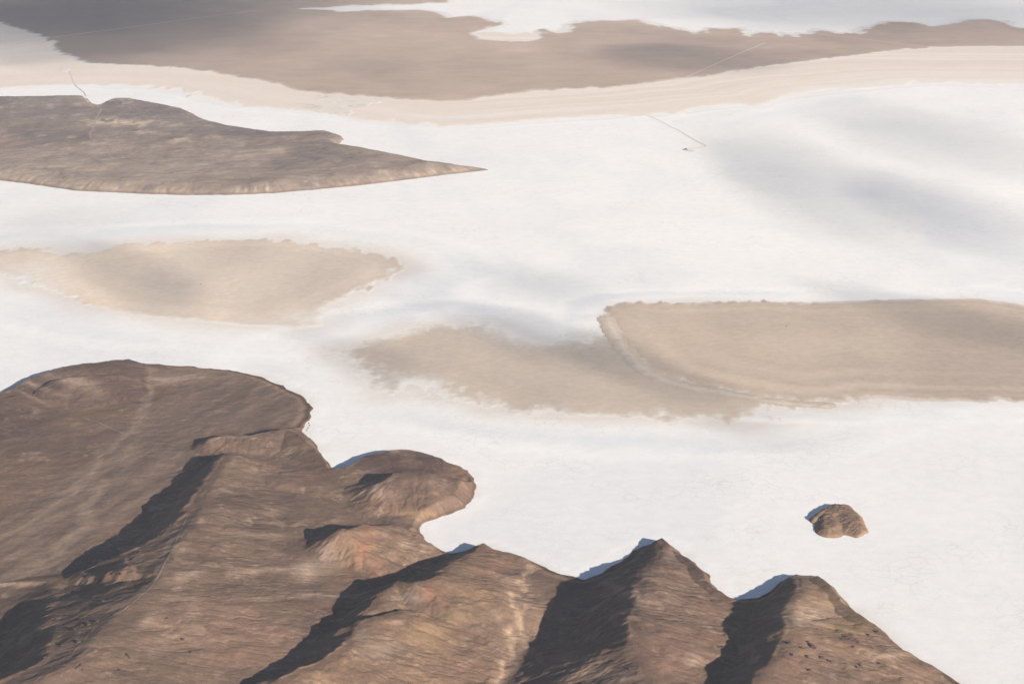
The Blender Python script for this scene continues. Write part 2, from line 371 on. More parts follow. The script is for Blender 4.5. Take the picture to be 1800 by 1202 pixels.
# ================================================================== PENINSULA (a low stony tableland with a bluff)
P_PEN = [(-350, 190), (-100, 172), (0, 171), (60, 171), (145, 169), (158, 181), (172, 185), (200, 173), (230, 174), (290, 185), (320, 191), (360, 211),
         (400, 221), (440, 227), (480, 233), (520, 233), (575, 231), (600, 239), (604, 246), (594, 254), (640, 261), (700, 273), (760, 286), (830, 296),
         (862, 298.5), (830, 302), (780, 308), (700, 318), (640, 325), (560, 333), (480, 340), (400, 343), (330, 343), (250, 341), (180, 338),
         (130, 335), (70, 326), (0, 317), (-150, 300), (-350, 280)]
W_PEN = Gs(P_PEN)
def peninsula():
    st = 7
    x0, y0 = W_PEN.min(0) - 40; x1, y1 = W_PEN.max(0) + 40
    X, Y = np.meshgrid(np.arange(x0, x1, st), np.arange(y0, y1, st))
    d = polydist(X, Y, W_PEN) + 5 * fbm(X, Y, 50, 4, 91)
    front = W_PEN[24:]                                   # the shore that faces the near side
    df = np.abs(polydist(X, Y, front, False))
    top = 34 * np.exp(-df / 1500.0) + 6
    top = top * (0.75 + .25 * sstep(-1.0, 1.0, fbm(X, Y, 700, 3, 92)))
    Z = np.minimum(d * 0.5, top) ; Z = np.where(d > 0, top * (1 - np.exp(-np.clip(d, 0, 1e9) * 0.5 / np.maximum(top, 1))), d * .4)
    amp = sstep(0, 120, d)
    Z += amp * (5.0 * fbm(X, Y, 260, 5, 93) + 1.2 * fbm(X, Y, 50, 3, 94))
    st_ = streaks(smooth(Z, 2), vnoise(X / 9, Y / 9, 95), 1, 10)
    bl = np.exp(-((d - 40) / 45) ** 2)
    Z += 3.0 * st_ * bl
    U, V = proj(X, Y, Z)
    t = col(.165, .128, .104)
    c = np.broadcast_to(t, X.shape + (3,)).copy()
    n = fbm(X + 80 * fbm(X, Y, 300, 2, 96), Y * .45, 330, 5, 97)
    c = mix(c, col(.205, .168, .138), sstep(0, .8, n) * .7); c = mix(c, col(.118, .097, .090), sstep(.0, .8, -n) * .9)
    c = mix(c, col(.225, .180, .145), .6 * np.exp(-((df - 330) / 330) ** 2) * sstep(-.5, .5, n + .2))
    c = mix(c, col(.118, .100, .098), .55 * sstep(900, 1700, df))
    s2 = fbm(X + 30 * n, Y * .4, 75, 6, 98, .72)
    c = mix(c, col(.27, .22, .175), .55 * sstep(.15, .8, s2)); c = mix(c, col(.095, .08, .076), .55 * sstep(.15, .8, -s2))
    vn = np.abs(fbm(X + 40 * s2, Y * .6, 150, 4, 961)); c = mix(c, col(.27, .215, .165), .5 * (1 - sstep(.0, .05, vn)) * sstep(-.2, .6, n))
    st_ = st_ / st_.std() * .35
    c = mix(c, col(.31, .24, .175), np.clip(bl * sstep(0.1, .8, st_) * .6, 0, 1))
    c = mix(c, col(.09, .072, .065), np.clip(bl * sstep(0.1, .8, -st_) * .65, 0, 1))
    for (u, v, ru, rv, s) in ((180, 212, 40, 5, .9), (240, 216, 40, 4, .7), (250, 233, 30, 3, .6), (310, 245, 25, 4, .5), (370, 240, 20, 4, .5), (180, 180, 22, 6, .95), (215, 178, 25, 5, .6)):
        r = ((U - u) / ru) ** 2 + ((V - v) / rv) ** 2
        c = mix(c, col(.48, .37, .26), np.clip(s * np.exp(-r) * sstep(-.4, .5, s2 + .3 * fbm(X, Y, 30, 3, 99)), 0, 1))
    c = c * 1.45
    c = mix(c, col(.13, .11, .11), .8 * np.exp(-(((U - 430) / 70) ** 2 + ((V - 234) / 9) ** 2)) * sstep(-.4, .5, s2 + .4))
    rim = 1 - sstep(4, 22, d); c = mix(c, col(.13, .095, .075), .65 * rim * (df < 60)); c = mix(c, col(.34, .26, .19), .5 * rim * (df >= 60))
    keep = d[:-1, :-1] > -16
    o = structure(link_grid('peninsula', X, Y, Z, c, M_CLIFF, keep), 'low stony brown peninsula with a bluff along the salt')
    return (X[0, 0], Y[0, 0], st, Z)
PEN = peninsula()

# ================================================================== FOREGROUND HILLS
# each ridge: (pixel u, v, crest height m, slope on the side left of travel, slope on the right)
HILLS = [
 ('dark backed hill with pale scrapes beside the gravel fan', 10, [
   [(-260, 745, 16, .55, .04), (-60, 690, 18, .55, .04), (0, 672, 20, .55, .04), (60, 656, 22, .6, .04), (130, 642, 24, .6, .04), (200, 634, 26, .5, .04), (229, 631, 26, .5, .10)],
   [(-60, 715, 24, .5, .06), (0, 701, 24, .5, .06), (35, 695, 23, .5, .06), (70, 700, 20, .4, .06)],
   [(84, 682, 26, .35, .12), (110, 668, 36, .42, .13), (150, 660, 40, .45, .13), (205, 660, 38, .42, .14), (240, 672, 22, .35, .25)]]),
 ('small knoll with a dark curved crown beside the shore', 5, [
   [(357, 790, 16, .6, .30), (370, 768, 34, .8, .30), (400, 763, 38, .8, .28), (440, 766, 34, .5, .26), (500, 752, 32, .6, .22), (528, 750, 20, .45, .25)],
   [(500, 752, 32, .45, .2), (535, 775, 24, .5, .16), (565, 805, 14, .5, .14), (588, 827, 6, .5, .14)]]),
 ('long ridge with a broad dark shaded scarp and a track along its crest', 14, [
   [(470, 832, 34, .20, .0), (448, 822, 44, .22, .0), (412, 804, 54, .26, .0), (388, 812, 58, .26, .0), (362, 850, 64, .25, .0), (342, 896, 84, .24, .0), (304, 950, 94, .22, .0),
    (262, 1000, 104, .20, .0), (225, 1050, 112, .20, .0), (185, 1090, 120, .19, .0), (150, 1120, 124, .18, .0), (100, 1165, 128, .18, .0), (40, 1205, 130, .18, .0), (-60, 1290, 128, .18, .0)],
   'scarp', [(470, 832, 34, -.1, .25), (448, 822, 44, -.1, .3), (412, 804, 52, -.15, .5), (390, 806, 54, -.25, .62), (360, 850, 60, -.22, .70), (334, 896, 78, -.22, .70), (294, 928, 80, -.22, .70), (254, 953, 76, -.22, .70), (212, 977, 68, -.22, .70), (152, 1002, 46, -.2, .60), (112, 1020, 24, -.2, .30), (104, 1034, 26, -.2, .26), (96, 1052, 48, -.2, .5), (100, 1085, 84, -.2, .7), (104, 1112, 98, -.2, .72), (94, 1142, 108, -.2, .72), (60, 1168, 114, -.2, .72), (0, 1198, 118, -.2, .72), (-90, 1260, 118, -.25, .66)]]),
 ('rounded double crested headland reaching into the white salt', 11, [
   [(620, 816, 7, .6, .05), (640, 799, 12, .6, .03), (665, 791, 18, .6, .03), (710, 789, 22, .6, .02), (745, 799, 20, .55, .02), (790, 811, 17, .5, .02), (818, 821, 13, .5, .05)],
   [(640, 862, 14, .3, .22), (660, 845, 38, .55, .22), (688, 833, 56, .8, .23), (745, 831, 58, .8, .24), (790, 840, 40, .6, .22), (822, 849, 18, .4, .22)]]),
 ('cone with a rust red streak down its front', 11, [
   [(522, 985, 10, .5, .32), (545, 967, 40, .70, .40), (572, 949, 64, .72, .44), (602, 934, 80, .66, .46), (640, 926, 68, .5, .38), (690, 930, 36, .36, .26), (735, 948, 20, .3, .22)],
   [(602, 934, 80, .46, .46), (640, 965, 52, .42, .42), (680, 1005, 16, .34, .34)]]),
 ('long humped ridge with a deep shadow and rust and ochre slopes', 18, [
   [(905, 978, 14, .2, .5), (852, 956, 20, .22, .6), (815, 972, 38, .28, .64), (768, 1016, 82, .29, .66), (738, 1024, 88, .29, .68), (706, 1024, 84, .28, .70), (672, 1042, 82, .32, .72), (648, 1066, 84, .34, .72)],
   [(702, 1074, 82, .29, .6), (655, 1084, 92, .28, .70), (622, 1102, 94, .28, .70), (602, 1138, 98, .27, .70), (572, 1160, 98, .25, .70), (525, 1176, 98, .23, .70), (482, 1198, 98, .22, .70), (400, 1290, 86, .2, .6)]]),
 ('steep brown peak with a dark shaded flank beside the wash', 24, [
   [(1166, 949, 15, .75, .75), (1150, 985, 36, .40, .50), (1128, 1040, 82, .33, .62), (1114, 1085, 104, .30, .70), (1117, 1112, 103, .28, .62), (1124, 1136, 98, .28, .36), (1138, 1190, 90, .26, .27), (1150, 1280, 80, .25, .3)],
   [(1290, 1058, 6, .2, .7), (1262, 1040, 12, .15, .7), (1238, 1010, 16, .16, .7), (1203, 984, 17, .2, .7), (1166, 949, 15, .3, .7)]]),
 ('flat topped peak with a tan face above the salt', 20, [
   [(1396, 1008, 12, .4, .7), (1402, 1035, 34, .34, .62), (1382, 1078, 72, .30, .70), (1388, 1108, 90, .28, .7), (1358, 1155, 102, .26, .72), (1318, 1205, 108, .24, .72), (1270, 1280, 108, .22, .66)],
   [(1602, 1154, 6, .12, .6), (1555, 1118, 14, .1, .6), (1512, 1084, 18, .1, .65), (1482, 1050, 18, .12, .7), (1442, 1010, 13, .2, .7), (1396, 1008, 12, .3, .7)]]),
]
ST = 3.0
gx = np.arange(-1800.0, 1430.0, ST); gy = np.arange(3560.0, 6420.0, ST)
X, Y = np.meshgrid(gx, gy)
wx = X + 10 * fbm(X, Y, 150, 3, 101) + 3 * fbm(X, Y, 36, 3, 102)
wy = Y + 14 * fbm(X, Y, 150, 3, 103) + 4 * fbm(X, Y, 36, 3, 104)
def ridge_h(x, y, rid, rr, nearest=False):
    P = np.array([[*G(u, v, h), h, a, b] for (u, v, h, a, b) in rid])
    best = np.full(x.shape, -1e9); near = np.full(x.shape, 1e9)
    for i in range(len(P) - 1):
        (ax, ay, ah, al, ar), (bx, by, bh, bl, br) = P[i], P[i + 1]
        ex, ey = bx - ax, by - ay; L = math.hypot(ex, ey) + 1e-9
        t = np.clip(((x - ax) * ex + (y - ay) * ey) / L ** 2, 0, 1)
        dx, dy = x - ax - t * ex, y - ay - t * ey
        dd = np.sqrt(dx * dx + dy * dy)
        cr = (ex * dy - ey * dx) / (L * (dd + 1e-6))           # +1 left of travel, -1 right
        sl = al + (bl - al) * t; sr = ar + (br - ar) * t
        s = (sl + sr) / 2 + (sl - sr) / 2 * cr
        hh = ah + (bh - ah) * t - s * (np.sqrt(dd * dd + rr * rr) - rr)
        if nearest:
            m = dd < near; best[m] = hh[m]; near[m] = dd[m]
        else:
            best = np.maximum(best, hh)
    return best
sd = polydist(wx, wy, W_SHORE)
base = np.where(sd > 0, 5.0 * (1 - np.exp(-np.clip(sd, 0, 1e9) / 7.0)) + 0.006 * np.clip(sd, 0, 900), sd * 0.35)
base = np.maximum(base, -14)
comps = [base]
for (_, rr, ridges) in HILLS:
    hs = np.full(X.shape, -1e9)
    cut = False
    for rd in ridges:
        if rd == 'scarp': cut = True; continue
        hs = np.minimum(hs, ridge_h(wx, wy, rd, rr, True)) if cut else np.maximum(hs, ridge_h(wx, wy, rd, rr))
    if cut: hs = smooth(hs, 10)
    comps.append(hs)
A = np.stack(comps)
owner = np.argmax(A + np.where(np.arange(len(A)) == 0, 1.5, 0)[:, None, None], 0)
k = 5.0
mxA = A.max(0); H = mxA + k * np.log(np.exp((A - mxA) / k).sum(0)) 
inland = sstep(-4, 30, sd)
H = np.minimum(H, np.where(sd > 0, 1.5 + sd * 0.95, sd * .35 + 1.5))
gyy, gxx = np.gradient(smooth(H, 3), ST); slope = np.sqrt(gxx ** 2 + gyy ** 2)
rill = streaks(smooth(H, 4), vnoise(X / 11, Y / 11, 111) + .8 * vnoise(X / 5, Y / 5, 112), 1, 10)
fine = streaks(smooth(H, 3), vnoise(X / 4.2, Y / 4.2, 113), 1, 5)
rill *= .3 / rill.std(); fine *= .3 / fine.std()
steep = sstep(.08, .45, slope)
H = H + (1.5 * rill + .55 * fine) * steep * inland + inland * ((2.0 + 3.0 * steep) * fbm(X, Y, 110, 5, 114) + .5 * fbm(X, Y, 22, 3, 115))
# braided wash and gullies cut a little into the plain
rg = 1 - np.abs(fbm(X + 18 * fbm(X, Y, 60, 2, 118), Y, 120, 4, 116, .55)) * 1.6
H = H + inland * sstep(.06, .25, slope) * (1 - .6 * sstep(.4, .6, slope)) * 2.2 * np.clip(rg, -1, 1)
def drainage(h):
    """how many cells drain through each cell (steepest descent)"""
    ny, nx = h.shape
    best = np.zeros(h.shape); rec = np.arange(ny * nx).reshape(ny, nx)
    idx = rec.copy()
    for dy in (-1, 0, 1):
        for dx in (-1, 0, 1):
            if dx or dy:
                sh = np.full(h.shape, 1e9); si = idx.copy()
                ys0, ys1 = max(0, dy), ny + min(0, dy); xs0, xs1 = max(0, dx), nx + min(0, dx)
                sh[ys0 - dy:ys1 - dy, xs0 - dx:xs1 - dx] = h[ys0:ys1, xs0:xs1]
                si[ys0 - dy:ys1 - dy, xs0 - dx:xs1 - dx] = idx[ys0:ys1, xs0:xs1]
                g = (h - sh) / math.hypot(dx, dy)
                m = g > best
                best[m] = g[m]; rec[m] = si[m]
    acc = [1] * (ny * nx); r = rec.ravel().tolist()
    for i in np.argsort(-h, axis=None).tolist():
        j = r[i]
        if j != i: acc[j] += acc[i]
    return np.array(acc, float).reshape(ny, nx)
acc = drainage(H + .9 * fbm(X, Y, 26, 3, 119) + .25 * vnoise(X / 4, Y / 4, 120))
chan = np.clip(np.log2(acc / 14.0) / 7.0, 0, 1)
chan = .55 * chan + .45 * smooth(chan, 1)
H = H - inland * chan * 1.7 * sstep(.03, .22, slope)
U, V = proj(X, Y, H)
def band(pts, w, wob=0.0, seed=0):
    """0..1 along a line traced on the ground"""
    d = polydist(wx + wob * fbm(X, Y, 60, 3, seed), wy + wob * fbm(X, Y, 60, 3, seed + 5), Gs(pts), False)
    return np.exp(-(d / w) ** 2)
wash = band([(935, 990, 6), (922, 1030, 8), (912, 1060, 8), (902, 1100, 8), (893, 1140, 8), (882, 1170, 8), (872, 1210, 8)], 16, 16, 121)
fan = band([(266, 655, 8), (262, 690, 8), (250, 720, 8), (232, 755, 8), (205, 785, 8), (180, 815, 8), (150, 845, 8), (105, 885, 8), (40, 925, 8), (-40, 975, 8)], 13, 14, 131)
fan2 = band([(180, 840, 8), (172, 870, 8), (158, 900, 8), (140, 930, 8), (110, 965, 8), (50, 1010, 8), (-30, 1050, 8)], 15, 14, 141)
fan3 = band([(262, 690, 8), (240, 770, 8), (215, 830, 8), (170, 880, 8), (120, 930, 8)], 10, 20, 151)
H = H - 1.5 * wash - .8 * (fan + fan2)
gyy, gxx = np.gradient(H, ST)
N = np.stack([-gxx, -gyy, np.ones_like(gxx)], -1); N /= np.linalg.norm(N, axis=-1, keepdims=True)

# colour of the stony ground
t0 = col(.150, .117, .095)
c = np.broadcast_to(t0, X.shape + (3,)).copy()
n1 = fbm(X + 60 * fbm(X, Y, 200, 2, 161), Y, 300, 5, 162)
c = mix(c, col(.205, .152, .118), sstep(0, .8, n1)); c = mix(c, col(.095, .076, .070), .9 * sstep(0, .75, -n1))
n2 = fbm(X + 40 * rill, Y + 40 * rill, 90, 4, 163)
c = mix(c, col(.190, .136, .104), .30 * steep); c = mix(c, col(.205, .135, .10), .5 * sstep(.2, .9, n2) * steep)
c = mix(c, col(.30, .24, .185), .36 * sstep(.1, .9, rill) * (0.12 + .88 * steep))
c = mix(c, col(.085, .069, .063), .36 * sstep(.1, .9, -rill) * (0.10 + .90 * steep))
c = mix(c, col(.32, .26, .20), .34 * sstep(.15, .85, fine) * (.15 + .85 * steep)); c = mix(c, col(.075, .062, .058), .28 * sstep(.15, .85, -fine) * (.15 + .85 * steep))
# each hill has its own stone
for i_, cc_, k_ in ((1, col(.088, .070, .068), .45), (2, col(.098, .076, .068), .45), (4, col(.095, .074, .066), .42), (5, col(.205, .145, .105), .40), (6, col(.200, .145, .100), .42), (7, col(.150, .108, .088), .35), (8, col(.185, .138, .098), .40)):
    c = mix(c, cc_, k_ * smooth((owner == i_).astype(float), 10) * np.clip(.8 + .7 * n2, .2, 1.3))
# pale broken edges of the old terraces
tw = 26 * fbm(X, Y, 70, 3, 171)
tn = fbm(X + tw, Y + tw, 170, 5, 172, .6)
edge_ = np.exp(-((tn - .08) / .035) ** 2) * sstep(-.1, .6, fbm(X, Y, 210, 3, 173) + .25)
c = mix(c, col(.38, .31, .24), np.clip(.6 * edge_ * (.7 + .8 * fine), 0, 1))
tn2 = fbm(X - tw, Y + tw, 90, 5, 174, .6)
c = mix(c, col(.34, .275, .215), np.clip(.45 * np.exp(-((tn2 + .05) / .04) ** 2) * sstep(.0, .6, fbm(X, Y, 160, 3, 175)) * (.7 + .8 * rill), 0, 1))
c = mix(c, col(.31, .25, .195), .55 * sstep(.45, .95, fbm(X, Y * .6, 60, 5, 164, .6)))
c = mix(c, col(.33, .265, .205), .55 * chan * (1 - steep) * sstep(-.6, .5, n1)); c = mix(c, col(.08, .065, .06), .32 * chan * steep)
# the fan of fine gravel behind the long ridge
PLAIN1 = Gs([(255, 652, 7), (340, 650, 7), (400, 655, 7), (470, 668, 7), (520, 695, 7), (540, 715, 7), (530, 745, 7), (440, 755, 7), (370, 760, 7), (345, 830, 7), (260, 885, 7), (130, 985, 7), (60, 1040, 7), (-100, 1060, 7), (-100, 950, 7), (60, 880, 7), (160, 810, 7), (235, 730, 7)])
dp = polydist(wx, wy, PLAIN1)
fl = sstep(-15, 25, dp) * (owner == 0)
fn = fbm((X * .35 + Y * .94) * .18, X * .94 - Y * .35, 26, 4, 165)
fc = mix(np.broadcast_to(col(.165, .132, .106), c.shape).copy(), col(.225, .180, .140), sstep(-.2, .9, fn + .6 * sstep(760, 1000, V)))
fc = mix(fc, col(.135, .112, .097), .7 * sstep(.1, .9, -fn))
fc = mix(fc * col(.95, .97, 1.03), col(.27, .22, .175), .5 * chan); c = mix(c, fc, .85 * fl)
c = mix(c, col(.205, .165, .132), .35 * sstep(.5, .9, rill + .25) * fl)
for f_, cc, s_ in ((fan, col(.27, .225, .18), .6), (fan2, col(.29, .24, .19), .65), (fan3, col(.25, .21, .17), .5)):
    c = mix(c, cc, s_ * f_)
wn = fbm(X * 1.6, Y * .5, 16, 3, 166)
c = mix(c, col(.205, .16, .13), .6 * band([(945, 1000, 6), (930, 1060, 6), (915, 1130, 6), (900, 1220, 6)], 60, 20, 167))
c = mix(c, col(.40, .32, .235), np.clip(wash * (.65 + .6 * wn), 0, 1))
# coloured ground and some painted shade: (u, v, radius u, radius v, tilt deg, strength, colour)
RUST = col(.235, .135, .10); OCHRE = col(.275, .205, .13); OLIVE = col(.205, .165, .095); ASH = col(.27, .235, .205); PALE = col(.42, .35, .275); DUSK_ROCK_SHADE = col(.092, .070, .072); ROSE = col(.24, .155, .12)
for (u, v, ru, rv, tilt, s, cc) in [
    (640, 965, 14, 40, -24, .85, RUST), (665, 1000, 14, 22, -30, .6, RUST), (605, 990, 30, 30, 0, .3, OCHRE), (575, 985, 22, 28, 0, .6, ASH), (540, 1002, 22, 14, 0, .85, PALE), (600, 1008, 34, 14, 0, .5, OCHRE), (690, 970, 40, 16, 0, .35, OCHRE), (720, 958, 30, 10, 0, .4, PALE),
    (715, 828, 60, 7, 0, .95, DUSK_ROCK_SHADE), (680, 812, 50, 16, 0, .6, DUSK_ROCK_SHADE), (770, 818, 50, 10, -8, .6, DUSK_ROCK_SHADE), (100, 652, 90, 7, 6, .8, DUSK_ROCK_SHADE), (190, 660, 50, 20, 0, .45, DUSK_ROCK_SHADE), (715, 806, 90, 13, 0, .75, DUSK_ROCK_SHADE), (90, 650, 100, 7, 6, .8, DUSK_ROCK_SHADE), (745, 905, 60, 8, -8, .8, OCHRE), (810, 825, 18, 6, -10, .6, OCHRE), (660, 880, 26, 14, 0, .5, ROSE), (665, 862, 24, 12, -30, .5, PALE), (760, 860, 70, 22, 0, .3, DUSK_ROCK_SHADE),  # dark tone on headland band, crown and far-left crest is painted-in shade
    (752, 1040, 10, 20, -35, .85, RUST), (770, 1055, 22, 10, -20, .5, RUST), (870, 1002, 22, 7, 8, .7, RUST), (885, 985, 24, 8, 10, .5, ROSE), (850, 1045, 26, 14, 0, .75, OCHRE), (810, 1080, 44, 10, 5, .5, OLIVE), (720, 1050, 24, 10, 0, .6, ASH),
    (730, 1110, 60, 14, 8, .7, OCHRE), (680, 1135, 40, 20, 0, .35, ASH), (770, 1130, 40, 12, 0, .6, OCHRE), (660, 1140, 30, 14, 0, .4, PALE), (800, 1170, 60, 16, 0, .35, ROSE), (560, 1190, 30, 8, -20, .5, OCHRE),
    (490, 1112, 22, 4, 0, .6, RUST), (480, 1050, 80, 3, 2, .5, PALE), (560, 1045, 60, 3, -3, .6, PALE), (575, 1065, 20, 4, 0, .5, RUST), (490, 1000, 60, 5, 3, .5, PALE),
    (370, 1060, 60, 22, 0, .25, ROSE), (430, 1130, 60, 40, 0, .25, ROSE), (330, 1010, 40, 10, 20, .45, PALE), (260, 1090, 24, 8, 40, .45, PALE), (340, 1075, 10, 26, -12, .4, PALE), (450, 940, 60, 6, 0, .35, PALE),
    (120, 668, 40, 10, -14, .6, PALE), (160, 680, 30, 12, -30, .5, PALE), (205, 686, 44, 16, -10, .75, DUSK_ROCK_SHADE), (120, 695, 50, 14, 0, .6, DUSK_ROCK_SHADE), (70, 680, 40, 5, -20, .5, PALE), (60, 700, 30, 3, -25, .6, PALE), (200, 655, 50, 8, 6, .6, DUSK_ROCK_SHADE), (60, 760, 90, 30, 0, .3, DUSK_ROCK_SHADE), (252, 672, 6, 22, 8, .8, DUSK_ROCK_SHADE), (290, 668, 26, 10, 0, .45, PALE), (350, 662, 60, 8, 4, .45, PALE), (440, 700, 60, 24, 0, .25, DUSK_ROCK_SHADE),
    (500, 765, 60, 14, 10, .5, DUSK_ROCK_SHADE), (480, 755, 24, 7, 0, .5, DUSK_ROCK_SHADE), (395, 785, 16, 10, 0, .5, OCHRE), (540, 837, 14, 4, 0, .6, RUST),
    (1180, 1170, 50, 34, 0, .5, ROSE), (1220, 1165, 16, 20, 0, .4, PALE), (1195, 1010, 22, 14, 0, .35, ROSE), (1090, 1035, 40, 8, -25, .5, PALE), (1180, 975, 16, 12, 0, .4, ASH), (1000, 1150, 30, 30, 0, .25, OCHRE), (1060, 1185, 60, 14, -10, .45, PALE),
    (1430, 1075, 36, 18, 0, .65, PALE), (1460, 1055, 34, 20, 0, .5, OCHRE), (1405, 1090, 24, 8, 20, .5, PALE), (1500, 1098, 50, 14, 12, .75, OLIVE), (1540, 1105, 30, 8, 25, .6, OCHRE), (1480, 1130, 60, 12, 8, .45, ROSE), (1400, 1170, 40, 26, 0, .4, ROSE), (1560, 1152, 40, 4, 4, .5, PALE), (1420, 1020, 30, 8, 0, .4, DUSK_ROCK_SHADE),
    (990, 1060, 40, 60, 0, .2, ROSE)]:
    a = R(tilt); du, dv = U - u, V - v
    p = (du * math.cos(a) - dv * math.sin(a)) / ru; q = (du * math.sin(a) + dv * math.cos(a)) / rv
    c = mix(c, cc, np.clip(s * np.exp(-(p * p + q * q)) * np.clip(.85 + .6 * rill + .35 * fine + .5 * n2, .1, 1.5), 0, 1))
# dark wet rim along the bank, a pale line below it
bank = (owner == 0) * np.exp(-((sd - 10 - 4 * fbm(X, Y, 18, 3, 176)) / 9) ** 2) + (owner != 0) * .5 * np.exp(-((H - 3) / 2.5) ** 2)
c = mix(c, col(.072, .052, .043), np.clip(.95 * bank, 0, 1))
c = mix(c, col(.30, .235, .175), .5 * np.exp(-((sd - 26) / 10) ** 2) * (owner == 0))
c = mix(c, SALT * .9, .6 * (1 - sstep(-.6, .8, H)))
c = np.clip(c * col(.95, .83, .77), .018, .9)

cell_own = owner[:-1, :-1]
land = (np.maximum(np.maximum(H[:-1, :-1], H[1:, 1:]), np.maximum(H[1:, :-1], H[:-1, 1:])) > -1.6)
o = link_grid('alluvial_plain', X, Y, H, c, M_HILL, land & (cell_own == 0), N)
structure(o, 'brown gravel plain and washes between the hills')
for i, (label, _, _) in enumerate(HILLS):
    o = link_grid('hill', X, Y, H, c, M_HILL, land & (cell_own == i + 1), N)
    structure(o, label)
FG = (gx[0], gy[0], ST, H)
def zat(x, y):
    for (x0, y0, st, Z) in (FG, PEN):
        ix, iy = (x - x0) / st, (y - y0) / st
        if 0 <= ix < Z.shape[1] - 1 and 0 <= iy < Z.shape[0] - 1:
            z = float(bil(Z, np.array([ix]), np.array([iy]))[0])
            if z > 0.5: return z
    return 0.0
def drop(u, v):
    """where the sight line through (u, v) meets the foreground hills"""
    a, b = G(u, v, 160), G(u, v, 0)
    for s in np.linspace(0, 1, 260):
        p = a + (b - a) * s; h = 160 * (1 - s)
        if h <= zat(*p): return np.array([p[0], p[1], zat(*p)])
    return np.array([b[0], b[1], 0])

# ================================================================== ROCK ISLET
def islet():
    st = 1.6
    cx, cy = G(1475, 925)
    X, Y = np.meshgrid(np.arange(cx - 120, cx + 120, st), np.arange(cy - 190, cy + 190, st))
    wx = X + 5 * fbm(X, Y, 40, 4, 201); wy = Y + 6 * fbm(X, Y, 40, 4, 202)
    rid = [[(1434, 909, 8, .5, .35), (1452, 891, 13, .6, .2), (1470, 881, 16, .7, .2), (1488, 882, 16, .7, .2), (1500, 893, 13, .7, .25)][::-1],
           [(1480, 883, 17, .3, .4), (1490, 901, 20, .42, .25), (1503, 915, 17, .5, .25), (1519, 933, 8, .4, .25)],
           [(1470, 883, 16, .2, .3), (1462, 905, 18, .25, .5), (1452, 928, 12, .3, .5)]]
    Hh = np.full(X.shape, -1e9)
    for rd in rid: Hh = np.maximum(Hh, ridge_h(wx, wy, [(u, v, h, (b if rd is rid[0] else a), (a if rd is rid[0] else b)) for (u, v, h, a, b) in rd], 3))
    out = Gs([(1424, 911), (1431, 925), (1439, 944), (1452, 947), (1475, 947), (1508, 945), (1528, 936), (1519, 922), (1510, 903), (1497, 892), (1465, 890), (1438, 900)])
    dd = polydist(wx, wy, out)
    Hh = np.minimum(Hh, dd * .9 + 1)
    Hh = np.minimum(Hh, 11 + .2 * (Hh - 11))
    Hs = smooth(np.maximum(Hh, -6), 10)
    rl = streaks(Hs, vnoise(X / 5, Y / 5, 203), 1, 12)
    Hs = Hs + sstep(0, 8, Hs) * (2.2 * rl + 1.4 * fbm(X, Y, 22, 4, 204))
    c = np.broadcast_to(col(.155, .12, .095), X.shape + (3,)).copy()
    c = mix(c, col(.26, .20, .145), .6 * sstep(.1, .6, rl)); c = mix(c, col(.10, .08, .07), .7 * sstep(.1, .6, -rl))
    c = mix(c, col(.25, .19, .14), .5 * sstep(0, .8, fbm(X, Y, 35, 4, 205)))
    c = mix(c, col(.30, .23, .165), .5 * (1 - sstep(1, 7, Hs)))
    c = c * col(1.12, .97, .88)
    keep = Hs[:-1, :-1] > -1.2
    o = link_grid('rock_islet', X, Y, Hs, c, M_HILL, keep)
    thing(o, 'lone brown rocky islet rising from the white salt', 'rock islet')
islet()

# ================================================================== TRACKS
def ribbon(name, label, pts, width, mat, lift=0.6, zfun=None, stepm=6.0):
    P = np.array([np.append(G(u, v, h), h) for (u, v, h) in [(p + (0,))[:3] if len(p) == 2 else p for p in pts]])
    out = []
    for i in range(len(P) - 1):
        n = max(2, int(np.hypot(*(P[i + 1] - P[i])[:2]) / stepm))
        for k_ in range(n): out.append(P[i] + (P[i + 1] - P[i]) * k_ / n)
    out.append(P[-1]); out = np.array(out)
    sm = out.copy()
    for _ in range(6): sm[1:-1] = (sm[:-2] + 2 * sm[1:-1] + sm[2:]) / 4
    vs, fs = [], []
    rng = random.Random(len(name) + len(pts))
    for i, p in enumerate(sm):
        t = sm[min(i + 1, len(sm) - 1)] - sm[max(i - 1, 0)]; n = np.array([-t[1], t[0]]) / (np.hypot(t[0], t[1]) + 1e-9)
        w = width * (0.5 + rng.uniform(-.08, .08))
        for s in (-1, 0, 1):
            q = p[:2] + n * w * s
            z = (zfun(*q) if zfun else p[2]) + lift * (1 if s == 0 else .75)
            vs.append((q[0], q[1], z))
        if i:
            a = (i - 1) * 3
            fs += [(a, a + 1, a + 4, a + 3), (a + 1, a + 2, a + 5, a + 4)]
    o = bpy.data.objects.new(name, raw_mesh(name, vs, fs, mat)); C.objects.link(o)
    return structure(o, label)
ribbon('causeway', 'tan causeway bent like an elbow on the white salt', [(1180, 224), (1190, 228), (1215, 243), (1242, 257), (1225, 260), (1206, 264)], 9, M_TRACK, 0.7)
ribbon('causeway', 'thin grey causeway leading from the sandy shore', [(1128, 203), (1141, 204), (1160, 213), (1182, 225)], 5, M_LINE, 0.7)
ribbon('dirt_track', 'thin track crossing the sand and salt to the peninsula', [(122, 126), (128, 142), (134, 152), (148, 163), (152, 170)], 4, M_TRACK, 2.6)
ribbon('dirt_track', 'pale dead straight track across the dark far plain', [(66, 70), (120, 63), (200, 53), (300, 39), (380, 28), (450, 19)], 11, M_LINE, 3.6)
ribbon('dirt_track', 'pale straight track slanting over the brown plain to the shore', [(1205, 137), (1250, 117), (1300, 95), (1345, 76)], 10, M_LINE, 3.6)
